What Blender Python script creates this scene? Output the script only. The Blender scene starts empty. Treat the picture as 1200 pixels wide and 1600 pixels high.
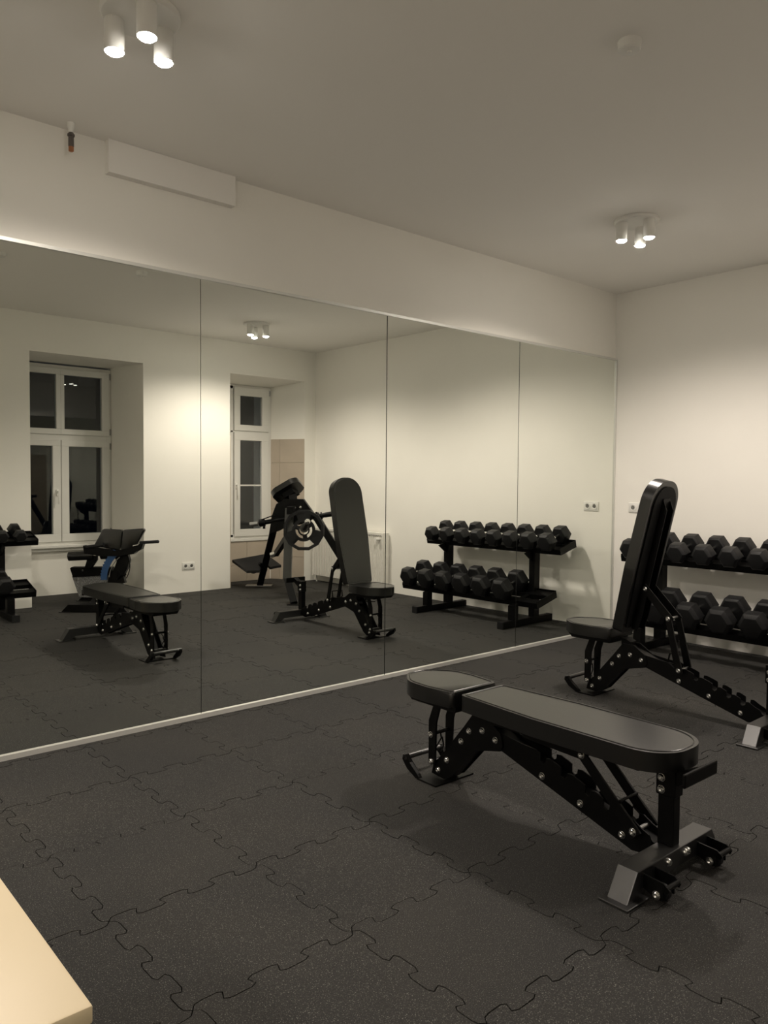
import bpy, bmesh, math, random
from mathutils import Vector, Matrix, Euler

# ---------------------------------------------------------------- camera, world, lights, exposure
SC = bpy.context.scene
COL = SC.collection
random.seed(7)
PI = math.pi

def look_matrix(yaw, pitch, roll):
    f = Vector((math.sin(yaw) * math.cos(pitch), math.cos(yaw) * math.cos(pitch), -math.sin(pitch)))
    r = Vector((math.cos(yaw), -math.sin(yaw), 0))
    u = r.cross(f)
    c, s = math.cos(roll), math.sin(roll)
    r2 = c * r + s * u
    u2 = -s * r + c * u
    return Matrix((r2, u2, -f)).transposed()

cam_data = bpy.data.cameras.new('camera')
cam_data.sensor_fit = 'HORIZONTAL'
cam_data.sensor_width = 36.0
cam_data.lens = 1204.2 / 1200 * 36.0
cam_data.clip_start = 0.02
cam = bpy.data.objects.new('camera', cam_data)
COL.objects.link(cam)
cam.matrix_world = Matrix.Translation((-5.8925, -3.7099, 1.275)) @ look_matrix(0.7189, 0.0402, 0.0081).to_4x4()
SC.camera = cam

world = bpy.data.worlds.new('night')
SC.world = world
world.use_nodes = True
world.node_tree.nodes['Background'].inputs[0].default_value = (0.30, 0.42, 0.80, 1)
world.node_tree.nodes['Background'].inputs[1].default_value = 0.022

SC.view_settings.view_transform = 'Standard'
SC.view_settings.look = 'None'
SC.view_settings.gamma = 1.0
SC.view_settings.exposure = 0.06
SC.view_settings.use_curve_mapping = False

SPOT_POWER = 35.0
SPOT_COLOR = (1.0, 0.885, 0.78)
SPOT_ANGLE = math.radians(155)
SPOT_BLEND = 0.62
BULB_GLOW = 140.0

H = 2.891                       # ceiling height
D = 4.297                       # mirror wall to window wall
def wall_y(x): return -D - 0.0094 * x
def wall_x(y): return 0.014 * y
WEST = -9.7

# ---------------------------------------------------------------- materials
def mat(name, color, rough=0.5, metal=0.0, spec=0.5, bump=0.0, scale=80.0, vary=0.0, vscale=6.0, detail=4.0):
    m = bpy.data.materials.new(name)
    m.use_nodes = True
    nt = m.node_tree
    b = nt.nodes['Principled BSDF']
    b.inputs['Base Color'].default_value = (*color, 1)
    b.inputs['Roughness'].default_value = rough
    b.inputs['Metallic'].default_value = metal
    b.inputs['Specular IOR Level'].default_value = spec
    tc = nt.nodes.new('ShaderNodeTexCoord')
    if bump:
        n = nt.nodes.new('ShaderNodeTexNoise'); n.inputs['Scale'].default_value = scale; n.inputs['Detail'].default_value = detail
        nt.links.new(tc.outputs['Object'], n.inputs['Vector'])
        bp = nt.nodes.new('ShaderNodeBump'); bp.inputs['Strength'].default_value = bump; bp.inputs['Distance'].default_value = 0.004
        nt.links.new(n.outputs['Fac'], bp.inputs['Height']); nt.links.new(bp.outputs['Normal'], b.inputs['Normal'])
    if vary:
        n = nt.nodes.new('ShaderNodeTexNoise'); n.inputs['Scale'].default_value = vscale; n.inputs['Detail'].default_value = 3
        nt.links.new(tc.outputs['Object'], n.inputs['Vector'])
        mx = nt.nodes.new('ShaderNodeMix'); mx.data_type = 'RGBA'
        mx.inputs[6].default_value = (*[c * (1 - vary) for c in color], 1)
        mx.inputs[7].default_value = (*[min(1, c * (1 + vary)) for c in color], 1)
        nt.links.new(n.outputs['Fac'], mx.inputs[0]); nt.links.new(mx.outputs[2], b.inputs['Base Color'])
    return m

M = {}
M['wall'] = mat('wall_paint', (0.92, 0.90, 0.84), 0.9, bump=0.12, scale=60, vary=0.025, vscale=2.5, spec=0.2)
M['ceiling'] = mat('ceiling_paint', (0.93, 0.91, 0.87), 0.95, bump=0.08, scale=50, spec=0.15)
M['board'] = mat('plasterboard', (0.91, 0.89, 0.85), 0.9, bump=0.05, scale=70, spec=0.2)
M['upvc'] = mat('window_plastic', (0.78, 0.77, 0.73), 0.35, bump=0.02, scale=30)
M['tile'] = mat('beige_tile', (0.50, 0.43, 0.35), 0.45, vary=0.10, vscale=5, bump=0.05, scale=40)
M['grout'] = mat('grout', (0.60, 0.55, 0.47), 0.9, bump=0.1, scale=150)
M['radiator'] = mat('radiator_enamel', (0.80, 0.78, 0.72), 0.35)
M['white_plastic'] = mat('white_plastic', (0.82, 0.81, 0.77), 0.4)
M['hole'] = mat('dark_hole', (0.03, 0.03, 0.03), 0.7)
M['alu'] = mat('brushed_aluminium', (0.74, 0.74, 0.70), 0.42, metal=0.45, bump=0.05, scale=200)
M['backing'] = mat('mirror_backing', (0.012, 0.012, 0.012), 0.8)
M['powder'] = mat('black_powder_coat', (0.0020, 0.0020, 0.0020), 0.42, bump=0.08, scale=420, spec=0.16)
M['gloss'] = mat('black_gloss_coat', (0.012, 0.012, 0.012), 0.33, bump=0.06, scale=300, spec=1.0)
M['leather'] = mat('black_leatherette', (0.0026, 0.0026, 0.0024), 0.30, bump=0.06, scale=260, spec=0.74)
M['board_black'] = mat('black_board', (0.003, 0.003, 0.003), 0.6, spec=0.18)
M['rubber'] = mat('dumbbell_rubber', (0.0060, 0.0062, 0.0070), 0.50, bump=0.15, scale=220, spec=0.38)
M['chrome'] = mat('chrome', (0.78, 0.78, 0.76), 0.16, metal=1.0)
M['zinc'] = mat('zinc_bolt', (0.72, 0.72, 0.70), 0.24, metal=1.0)
M['grey_metal'] = mat('grey_steel', (0.30, 0.30, 0.29), 0.35, metal=0.8)
M['blue'] = mat('blue_paint', (0.018, 0.070, 0.19), 0.4)
M['speckle'] = None
M['copper'] = mat('copper_tip', (0.40, 0.17, 0.08), 0.4, metal=0.7)
M['dark_pipe'] = mat('dark_fitting', (0.10, 0.085, 0.075), 0.5, vary=0.3, vscale=80)
M['cream'] = mat('cream_lacquer', (0.83, 0.70, 0.47), 0.42, bump=0.03, scale=14, vary=0.03, vscale=3)
M['outside'] = mat('night_facade', (0.035, 0.037, 0.045), 0.9, bump=0.2, scale=4)

def speckled(name, base, fleck, rough=0.8, scale=330, amount=0.64, mx_amt=1.0):
    m = bpy.data.materials.new(name); m.use_nodes = True
    nt = m.node_tree; b = nt.nodes['Principled BSDF']
    geo = nt.nodes.new('ShaderNodeNewGeometry')
    n1 = nt.nodes.new('ShaderNodeTexNoise'); n1.inputs['Scale'].default_value = scale; n1.inputs['Detail'].default_value = 2
    r1 = nt.nodes.new('ShaderNodeValToRGB')
    r1.color_ramp.elements[0].position = 0.36; r1.color_ramp.elements[0].color = (*[c * 0.62 for c in base], 1)
    r1.color_ramp.elements[1].position = 0.62; r1.color_ramp.elements[1].color = (*[c * 1.35 for c in base], 1)
    e = r1.color_ramp.elements.new(amount + 0.06); e.color = (*fleck, 1)
    n2 = nt.nodes.new('ShaderNodeTexNoise'); n2.inputs['Scale'].default_value = 1.7; n2.inputs['Detail'].default_value = 5
    r2 = nt.nodes.new('ShaderNodeValToRGB')
    r2.color_ramp.elements[0].position = 0.42; r2.color_ramp.elements[0].color = (0, 0, 0, 1)
    r2.color_ramp.elements[1].position = 0.78; r2.color_ramp.elements[1].color = (1, 1, 1, 1)
    mx = nt.nodes.new('ShaderNodeMix'); mx.data_type = 'RGBA'; mx.blend_type = 'ADD'
    mul = nt.nodes.new('ShaderNodeMath'); mul.operation = 'MULTIPLY'; mul.inputs[1].default_value = 0.55
    mx.inputs[7].default_value = (base[0] * 0.9, base[1] * 0.8, base[2] * 0.6, 1)
    oi = nt.nodes.new('ShaderNodeObjectInfo')
    br = nt.nodes.new('ShaderNodeHueSaturation')
    mr = nt.nodes.new('ShaderNodeMapRange'); mr.inputs[3].default_value = 0.94; mr.inputs[4].default_value = 1.06
    bp = nt.nodes.new('ShaderNodeBump'); bp.inputs['Strength'].default_value = 0.5; bp.inputs['Distance'].default_value = 0.002
    L = nt.links.new
    L(geo.outputs['Position'], n1.inputs['Vector']); L(geo.outputs['Position'], n2.inputs['Vector'])
    L(n1.outputs['Fac'], r1.inputs[0]); L(n2.outputs['Fac'], r2.inputs[0])
    L(r2.outputs[0], mul.inputs[0]); L(mul.outputs[0], mx.inputs[0]); L(r1.outputs[0], mx.inputs[6])
    L(oi.outputs['Random'], mr.inputs[0]); L(mr.outputs[0], br.inputs['Value']); L(mx.outputs[2], br.inputs['Color'])
    L(br.outputs[0], b.inputs['Base Color'])
    L(n1.outputs['Fac'], bp.inputs['Height']); L(bp.outputs['Normal'], b.inputs['Normal'])
    b.inputs['Roughness'].default_value = rough
    b.inputs['Specular IOR Level'].default_value = 0.35
    return m
M['floor'] = speckled('rubber_granulate', (0.0205, 0.0200, 0.0189), (0.17, 0.165, 0.15), 0.78, 330)
M['speckle'] = speckled('speckled_cover', (0.20, 0.20, 0.20), (0.55, 0.55, 0.55), 0.7, 160, 0.56)

def mirror_mat():
    m = bpy.data.materials.new('mirror_silver'); m.use_nodes = True
    b = m.node_tree.nodes['Principled BSDF']
    b.inputs['Base Color'].default_value = (0.900, 0.925, 0.875, 1); b.inputs['Metallic'].default_value = 1; b.inputs['Roughness'].default_value = 0.0
    return m
M['mirror'] = mirror_mat()

def glass_mat():
    m = bpy.data.materials.new('window_glass'); m.use_nodes = True
    b = m.node_tree.nodes['Principled BSDF']
    b.inputs['Base Color'].default_value = (0.85, 0.9, 0.92, 1); b.inputs['Roughness'].default_value = 0.0
    b.inputs['IOR'].default_value = 1.5; b.inputs['Transmission Weight'].default_value = 1.0
    return m
M['glass'] = glass_mat()

def emit_mat(name, color, strength):
    m = bpy.data.materials.new(name); m.use_nodes = True
    b = m.node_tree.nodes['Principled BSDF']
    b.inputs['Base Color'].default_value = (0.9, 0.9, 0.9, 1)
    b.inputs['Emission Color'].default_value = (*color, 1); b.inputs['Emission Strength'].default_value = strength
    return m
M['bulb'] = emit_mat('bulb_face', (1.0, 0.95, 0.86), BULB_GLOW)

# ---------------------------------------------------------------- mesh helpers
def frame_to(p, q):
    p, q = Vector(p), Vector(q)
    z = (q - p).normalized()
    a = Vector((0, 0, 1)) if abs(z.z) < 0.95 else Vector((1, 0, 0))
    x = a.cross(z).normalized(); y = z.cross(x)
    return Matrix((x, y, z)).transposed().to_4x4()

class MB:
    def __init__(s): s.bm = bmesh.new()
    def box(s, lo, hi, bev=0.0, mtx=None):
        lo, hi = Vector(lo), Vector(hi)
        r = bmesh.ops.create_cube(s.bm, size=1)
        vs = r['verts']
        sc = hi - lo
        for v in vs: v.co = Vector((v.co.x * sc.x, v.co.y * sc.y, v.co.z * sc.z)) + (lo + hi) / 2
        if bev:
            es = list({e for v in vs for e in v.link_edges})
            rr = bmesh.ops.bevel(s.bm, geom=es, offset=bev, segments=2, profile=0.5, affect='EDGES')
            vs = list({v for f in rr['faces'] for v in f.verts} | {v for v in vs if v.is_valid})
        if mtx is not None: bmesh.ops.transform(s.bm, matrix=mtx, verts=vs)
        return s
    def prism(s, pts, depth, mtx=None, z0=0.0, bev=0.0):
        """polygon in XY extruded from z0 to z0+depth, then transformed"""
        b = s.bm
        bot = [b.verts.new((p[0], p[1], z0)) for p in pts]
        top = [b.verts.new((p[0], p[1], z0 + depth)) for p in pts]
        fs = [b.faces.new(list(reversed(bot))), b.faces.new(top)]
        n = len(pts)
        for i in range(n): fs.append(b.faces.new((bot[i], bot[(i + 1) % n], top[(i + 1) % n], top[i])))
        vs = bot + top
        if bev:
            es = list({e for f in fs[:2] for e in f.edges})
            rr = bmesh.ops.bevel(b, geom=es, offset=bev, segments=2, profile=0.6, affect='EDGES')
            vs = list({v for f in rr['faces'] for v in f.verts} | {v for v in vs if v.is_valid})
        if mtx is not None: bmesh.ops.transform(b, matrix=mtx, verts=vs)
        return s
    def plate_yz(s, pts, x0, x1, bev=0.0):
        """polygon given as (y, z), thickness from x0 to x1"""
        m = Matrix(((0, 0, 1, 0), (1, 0, 0, 0), (0, 1, 0, 0), (0, 0, 0, 1)))
        return s.prism(pts, x1 - x0, m, x0, bev)
    def plate_xz(s, pts, y0, y1, bev=0.0):
        m = Matrix(((1, 0, 0, 0), (0, 0, 1, 0), (0, 1, 0, 0), (0, 0, 0, 1)))
        return s.prism(pts, y1 - y0, m, y0, bev)
    def tube(s, p, q, r, n=16, r2=None):
        L = (Vector(q) - Vector(p)).length
        m = Matrix.Translation((Vector(p) + Vector(q)) / 2) @ frame_to(p, q)
        bmesh.ops.create_cone(s.bm, cap_ends=True, segments=n, radius1=r, radius2=r if r2 is None else r2, depth=L, matrix=m)
        return s
    def bar(s, p, q, w, h, bev=0.003, up=None):
        """rectangular bar from p to q; w across (roughly horizontal), h the other way"""
        p, q = Vector(p), Vector(q)
        L = (q - p).length
        z = (q - p).normalized()
        a = Vector(up) if up else (Vector((0, 0, 1)) if abs(z.z) < 0.95 else Vector((0, 1, 0)))
        x = a.cross(z).normalized(); y = z.cross(x)
        m = Matrix.Translation((p + q) / 2) @ Matrix((x, y, z)).transposed().to_4x4()
        return s.box((-w / 2, -h / 2, -L / 2), (w / 2, h / 2, L / 2), bev, m)
    def path(s, pts, r, n=10):
        for a, b in zip(pts[:-1], pts[1:]): s.tube(a, b, r, n)
        for a in pts[1:-1]: bmesh.ops.create_uvsphere(s.bm, u_segments=n, v_segments=6, radius=r, matrix=Matrix.Translation(a))
        return s
    def sphere(s, c, r, n=14): bmesh.ops.create_uvsphere(s.bm, u_segments=n, v_segments=n // 2, radius=r, matrix=Matrix.Translation(c)); return s
    def lathe(s, prof, n=32, mtx=None):
        """profile (r, z) about Z"""
        b = s.bm; rings = []; vs = []
        for r, z in prof:
            if r < 1e-6: ring = [b.verts.new((0, 0, z))]
            else: ring = [b.verts.new((r * math.cos(2 * PI * i / n), r * math.sin(2 * PI * i / n), z)) for i in range(n)]
            rings.append(ring); vs += ring
        for a, c in zip(rings[:-1], rings[1:]):
            for i in range(n):
                j = (i + 1) % n
                if len(a) == 1 and len(c) == 1: continue
                if len(a) == 1: b.faces.new((a[0], c[i], c[j]))
                elif len(c) == 1: b.faces.new((a[i], a[j], c[0]))
                else: b.faces.new((a[i], a[j], c[j], c[i]))
        if mtx is not None: bmesh.ops.transform(b, matrix=mtx, verts=vs)
        return s
    def mesh(s, name, m, smooth=35):
        bmesh.ops.recalc_face_normals(s.bm, faces=s.bm.faces[:])
        me = bpy.data.meshes.new(name); s.bm.to_mesh(me); s.bm.free()
        me.materials.append(m)
        if smooth:
            me.shade_smooth() if hasattr(me, 'shade_smooth') else None
            me.set_sharp_from_angle(angle=math.radians(smooth))
        return me
    def obj(s, name, m, parent=None, smooth=35):
        return link(name, s.mesh(name, m, smooth), parent)

def link(name, data, parent=None, loc=(0, 0, 0), rot=(0, 0, 0)):
    o = bpy.data.objects.new(name, data); COL.objects.link(o)
    if parent: o.parent = parent
    o.location = loc; o.rotation_euler = rot
    return o
def tag(o, label=None, cat=None, group=None, kind=None):
    if label: o['label'] = label
    if cat: o['category'] = cat
    if group: o['group'] = group
    if kind: o['kind'] = kind
    return o
def empty(name, label, cat, loc=(0, 0, 0), rotz=0, group=None):
    o = bpy.data.objects.new(name, None); COL.objects.link(o)
    o.empty_display_size = 0.1
    o.location = loc; o.rotation_euler = (0, 0, rotz)
    return tag(o, label, cat, group)
def copy_tree(root):
    r = root.copy(); COL.objects.link(r)
    for ch in list(root.children):
        c = ch.copy(); COL.objects.link(c); c.parent = r
        for g in list(ch.children):
            d = g.copy(); COL.objects.link(d); d.parent = c
    return r
def rounded_outline(pts, rad, seg=6):
    """round each corner of a polygon; rad is one number or a list"""
    out = []; n = len(pts)
    for i in range(n):
        p = Vector(pts[i]); a = Vector(pts[i - 1]); b = Vector(pts[(i + 1) % n])
        r = rad[i] if isinstance(rad, (list, tuple)) else rad
        if r <= 0: out.append(tuple(p)); continue
        da = (a - p).normalized(); db = (b - p).normalized()
        ang = da.angle(db)
        t = min(r / math.tan(ang / 2), (a - p).length * 0.49, (b - p).length * 0.49)
        r_ = t * math.tan(ang / 2)
        c = p + (da + db).normalized() * (r_ / math.sin(ang / 2))
        s0 = p + da * t; s1 = p + db * t
        a0 = math.atan2(s0.y - c.y, s0.x - c.x); a1 = math.atan2(s1.y - c.y, s1.x - c.x)
        dlt = (a1 - a0 + PI) % (2 * PI) - PI
        for k in range(seg + 1):
            th = a0 + dlt * k / seg
            out.append((c.x + r_ * math.cos(th), c.y + r_ * math.sin(th)))
    return out
# ---------------------------------------------------------------- large structure
def struct(name, mb, m, smooth=0):
    o = mb.obj(name, m, None, smooth); o['kind'] = 'structure'; return o

# ceiling, walls (thick, each its own solid)
struct('ceiling', MB().box((WEST - 0.3, -D - 0.9, H), (0.3, 0.3, H + 0.2)), M['ceiling'])
struct('wall_north', MB().prism([(WEST, 0.012), (0.0, 0.012), (0.35, 0.3), (WEST - 0.3, 0.3)], H, None, 0.0), M['wall'])
struct('wall_east', MB().prism([(0.0, 0.012), (wall_x(-D), -D), (wall_x(-D), -D - 0.9), (0.35, -D - 0.9), (0.35, 0.3)], H), M['wall'])
struct('wall_west', MB().prism([(WEST, 0.012), (WEST - 0.3, 0.3), (WEST - 0.3, -D - 0.9), (WEST, -D - 0.9)], H), M['wall'])

N1A, N1B, N2A, N2B = -3.522, -2.360, -1.298, -0.229
W1L, W1R, W1Y = -3.50, -2.452, -4.93      # window 1: frame edges, plane of the frame front
W2L, W2R, W2Y = -1.075, -0.44, -4.74
OUT = -5.16
ws = MB()
ws.prism([(WEST, wall_y(WEST)), (WEST, OUT), (W1L, OUT), (W1L, W1Y), (N1A, wall_y(N1A))], H)
ws.prism([(N1B, wall_y(N1B)), (W1R, W1Y), (W1R, OUT), (W2L, OUT), (W2L, W2Y), (N2A, wall_y(N2A))], H)
ws.prism([(N2B, wall_y(N2B)), (W2R, W2Y), (W2R, OUT), (0.2, OUT), (0.2, wall_y(0))], H)
# lintels over the niches
ws.prism([(N1A, wall_y(N1A)), (N1B, wall_y(N1B)), (W1R, OUT), (W1L, OUT)], H - 2.518, None, 2.518)
l2 = MB()
m = Matrix(((0, 0, 1, 0), (1, 0, 0, 0), (0, 1, 0, 0), (0, 0, 0, 1)))
ws.prism([(wall_y(-0.8), 2.518), (wall_y(-0.8), H), (OUT, H), (OUT, 2.455), (W2Y, 2.458)], N2B - N2A + 0.02, m, N2A - 0.01)
# parapets below the windows
ws.box((W1L - 0.02, OUT, 0), (W1R + 0.02, W1Y - 0.045, 0.505))
ws.box((W2L - 0.02, OUT, 0), (W2R + 0.02, W2Y - 0.005, 0.515))
wall_s = struct('wall_south', ws, M['wall'])

# ---- beige wall tiles in the right niche (jambs up to 1.80, parapet)
def wall_tile_mesh(w, h):
    return MB().box((0, 0, 0), (w - 0.004, 0.008, h - 0.004), 0.0012).mesh('wall_tile', M['tile'], 0)
def tiled_face(p, q, z0, z1, inward, first=0.6, tw=0.6, th=0.30, ztop=None):
    """rows of tiles on the vertical plane through p and q (plan points); inward = plan normal side"""
    p, q = Vector((*p, 0)), Vector((*q, 0)); L = (q - p).length; d = (q - p) / L
    ang = math.atan2(d.y, d.x)
    nrm = Vector((-d.y, d.x, 0)); flip = nrm.dot(Vector((*inward, 0))) < 0
    z = z1
    while z > z0 + 0.01:
        hz = min(th, z - z0); x = 0; w = min(first, L)
        while x < L - 0.01:
            w_ = min(w, L - x)
            off = d * x + (Vector((0, 0, 0)) if not flip else -nrm * 0.008)
            link('wall_tile', wall_tile_mesh(w_, hz), wall_s, p + off + Vector((0, 0, z - hz + 0.002)), (0, 0, ang))
            x += w; w = tw
        z -= th
ang_ = math.atan2(W2Y - wall_y(N2B), W2R - N2B)
tiled_face((N2B, wall_y(N2B)), (W2R, W2Y), 0.0, 1.80, (-1, 0), first=0.36)
tiled_face((N2A, wall_y(N2A)), (W2L, W2Y), 0.0, 1.80, (1, 0), first=0.36)
tiled_face((W2L + 0.01, W2Y - 0.004), (W2R - 0.012, W2Y - 0.004), 0.0, 0.50, (0, 1), first=0.27, th=0.30)

# ---- floor: dark slab with interlocking rubber tiles
floor = struct('floor', MB().prism([(WEST - 0.3, 0.3), (0.35, 0.3), (0.35, OUT), (WEST - 0.3, OUT)], 0.15, None, -0.162), M['backing'])
T = 0.4973; TX, TY, TROT = -4.5685, -0.5568, math.radians(0.85)
A_, DL = 0.0200, 0.016
def seam(sign):
    raw = [(0, 0), (0.030, sign * A_)]
    s = sign
    for k in range(1, 6):
        raw += [(k / 6 + DL, s * A_), (k / 6 - DL, -s * A_)]; s = -s
    raw += [(0.970, s * A_), (1, 0)]
    pts = [Vector((a * T, b)) for a, b in raw]
    out = [pts[0]]
    for a, b in zip(pts[:-1], pts[1:]):
        out += [a.lerp(b, 0.20), a.lerp(b, 0.80)]
    out.append(pts[-1]); return out
hx, hy = seam(1), seam(-1)
poly = [(p.x, p.y) for p in hx[:-1]]
poly += [(T + p.y * 1, p.x) for p in hy[:-1]]
poly += [(p.x, T + p.y) for p in reversed(hx[1:])]
poly += [(p.y, p.x) for p in reversed(hy[1:])]
GAP = 0.0030
def inset_poly(pts, g):
    out = []; n = len(pts)
    for i in range(n):
        a, p, b = Vector(pts[i - 1]), Vector(pts[i]), Vector(pts[(i + 1) % n])
        d1, d2 = (p - a).normalized(), (b - p).normalized()
        n1, n2 = Vector((-d1.y, d1.x)), Vector((-d2.y, d2.x))
        m = (n1 + n2); m = m / max(m.length_squared / 2, 0.5)
        out.append(tuple(p + m * g))
    return out
poly = inset_poly(poly, GAP / 2)
def tile_bm(mtx=None):
    mb = MB(); mb.prism(poly, 0.012, mtx, -0.012)
    return mb
tmesh = tile_bm().mesh('floor_tile', M['floor'], 0)
RT = Matrix.Translation((TX, TY, 0)) @ Matrix.Rotation(TROT, 4, 'Z')
RTi = RT.inverted()
def clip_tile(i, j, planes, name='floor_tile'):
    mb = tile_bm(RT @ Matrix.Translation((i * T, j * T, 0)))
    for co, no in planes:
        geom = mb.bm.verts[:] + mb.bm.edges[:] + mb.bm.faces[:]
        bmesh.ops.bisect_plane(mb.bm, geom=geom, plane_co=co, plane_no=no, clear_outer=True)
        es = [e for e in mb.bm.edges if e.is_boundary]
        if es: bmesh.ops.holes_fill(mb.bm, edges=es, sides=0)
    if len(mb.bm.faces) < 3: mb.bm.free(); return
    xs = [v.co.x for v in mb.bm.verts]; ys = [v.co.y for v in mb.bm.verts]
    if (max(xs) - min(xs)) * (max(ys) - min(ys)) < 2e-4: mb.bm.free(); return
    mb.obj(name, M['floor'], floor, 0)
E_ = 0.003
room_planes = [((0, 0.006, 0), (0, 1, 0)), ((0, 0.012, 0), Vector((1, -0.014, 0)).normalized()), ((WEST + E_, 0, 0), (-1, 0, 0)), ((0, wall_y(0) + E_, 0), Vector((-0.0094, -1, 0)).normalized())]
def corners(i, j):
    return [RT @ Vector((a * T, b * T, 0)) for a, b in ((i - .05, j - .05), (i + 1.05, j - .05), (i + 1.05, j + 1.05), (i - .05, j + 1.05))]
def side(c, pl): return (c - Vector(pl[0])).dot(Vector(pl[1]))
niche_planes = []
for (a, b, wl, wr, yb) in ((N1A, N1B, W1L, W1R, W1Y - 0.045), (N2A, N2B, W2L, W2R, W2Y - 0.004)):
    pa, pb = Vector((a, wall_y(a), 0)), Vector((wl, yb, 0)); d = (pb - pa).normalized()
    nl = Vector((d.y, -d.x, 0));  nl = nl if nl.x < 0 else -nl
    pc, pd = Vector((b, wall_y(b), 0)), Vector((wr, yb, 0)); d = (pd - pc).normalized()
    nr = Vector((d.y, -d.x, 0)); nr = nr if nr.x > 0 else -nr
    inset = 0.009 if a == N2A else 0.002
    niche_planes.append([(pa - nl * inset, nl), (pc - nr * inset, nr), (Vector((0, yb + (0.010 if a == N2A else 0.002), 0)), Vector((0, -1, 0))), (Vector((0, wall_y(0) + E_, 0)), Vector((0.0094, 1, 0)).normalized())])
for i in range(-12, 12):
    for j in range(-11, 3):
        cs = corners(i, j)
        outside = any(all(side(c, p) > 0 for c in cs) for p in room_planes)
        if not outside:
            if all(side(c, p) < 0 for c in cs for p in room_planes):
                o = link('floor_tile', tmesh, floor)
                o.matrix_local = RT @ Matrix.Translation((i * T, j * T, random.uniform(-0.0012, 0.0)))
            else: clip_tile(i, j, room_planes)
        for pl in niche_planes:
            if not any(all(side(c, p) > 0 for c in cs) for p in pl): clip_tile(i, j, pl)

# ---- ceiling boxing
struct('trim_1', MB().box((-4.432, -0.035, 2.735), (-3.747, 0.012, H), 0.002), M['board'])

# ---- windows
def window(n, x0, x1, zb, zt, y, rects, bars=(), label=None):
    """frame front at y; rects: sashes as (x0, x1, z0, z1, glass x0, x1, z0, z1)"""
    root = bpy.data.objects.new('window_%d' % n, None); COL.objects.link(root); root['kind'] = 'structure'
    fr = MB()
    t = 0.05
    fr.box((x0, y - 0.07, zb), (x1, y - 0.006, zb + t), 0.002); fr.box((x0, y - 0.07, zt - t), (x1, y - 0.006, zt), 0.002)
    fr.box((x0, y - 0.07, zb + t), (x0 + t, y - 0.006, zt - t), 0.002); fr.box((x1 - t, y - 0.07, zb + t), (x1, y - 0.006, zt - t), 0.002)
    for b in bars: fr.box((b[0], y - 0.07, b[1]), (b[2], y - 0.006, b[3]), 0.002)
    fr.obj('frame', M['upvc'], root, 0)
    for (a, b, c, d, ga, gb, gc, gd) in rects:
        s = MB()
        yo, yi = y - 0.05, y + 0.012
        s.box((a, yo, c), (b, yi, gc), 0.003); s.box((a, yo, gd), (b, yi, d), 0.003)
        s.box((a, yo, gc), (ga, yi, gd), 0.003); s.box((gb, yo, gc), (b, yi, gd), 0.003)
        so = s.obj('sash', M['upvc'], root, 0)
        MB().box((ga - 0.01, y - 0.026, gc - 0.01), (gb + 0.01, y - 0.020, gd + 0.01)).obj('pane', M['glass'], so, 0)
    return root
w1 = window(1, W1L, W1R, 0.55, 2.50, W1Y,
    [(-3.475, -3.010, 1.752, 2.462, -3.405, -3.056, 1.812, 2.398),
     (-3.0101, -2.476, 1.752, 2.462, -2.970, -2.560, 1.812, 2.398),
     (-3.475, -3.012, 0.585, 1.690, -3.405, -3.098, 0.668, 1.625),
     (-3.006, -2.476, 0.585, 1.690, -2.926, -2.562, 0.668, 1.625)],
    bars=[(W1L + 0.05, 1.69, W1R - 0.05, 1.752)])
w2 = window(2, W2L, W2R, 0.54, 2.455, W2Y,
    [(-0.980, -0.478, 1.888, 2.430, -0.898, -0.580, 1.962, 2.325),
     (-0.980, -0.478, 0.565, 1.865, -0.898, -0.585, 0.655, 1.770)],
    bars=[(W2L + 0.05, 1.866, W2R - 0.05, 1.887), (-1.05, 0.56, -0.99, 2.44)])
MB().box((-0.900, W2Y - 0.030, 1.198), (-0.583, W2Y - 0.004, 1.216), 0.002).obj('glazing_bar', M['upvc'], w2, 0)
def hinge(root, x, y, zs):
    for z in zs:
        MB().tube((x, y + 0.010, z - 0.035), (x, y + 0.010, z + 0.035), 0.009, 10).obj('hinge', M['grey_metal'], root)
hinge(w1, -2.468, W1Y, (2.42, 1.80, 1.64, 0.68)); hinge(w2, -0.470, W2Y, (2.38,))
def handle(root, x, y, z):
    h = MB(); h.box((x - 0.014, y, z - 0.035), (x + 0.014, y + 0.012, z + 0.035), 0.004)
    h.tube((x, y + 0.01, z + 0.01), (x, y + 0.045, z + 0.01), 0.009, 10)
    h.bar((x, y + 0.045, z + 0.02), (x, y + 0.045, z - 0.12), 0.018, 0.012, 0.004)
    h.obj('handle', M['white_plastic'], root)
handle(w1, -3.052, W1Y + 0.012, 1.12)
handle(w2, -0.960, W2Y + 0.012, 1.20)
def sill(x0, x1, y, z, wroot):
    s = MB(); s.box((x0, y - 0.045, z), (x1, y + 0.055, z + 0.032), 0.006)
    s.box((x0 + .01, y - 0.03, z - 0.035), (x1 - .01, y + 0.01, z), 0.0)
    s.obj('window_sill', M['upvc'], wroot, 0)
sill(W1L + 0.004, W1R - 0.004, W1Y, 0.520, w1)
MB().box((W2L + .004, W2Y - 0.03, 0.505), (W2R - .012, W2Y + 0.02, 0.54), 0.004).obj('window_sill', M['upvc'], w2, 0)

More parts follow.
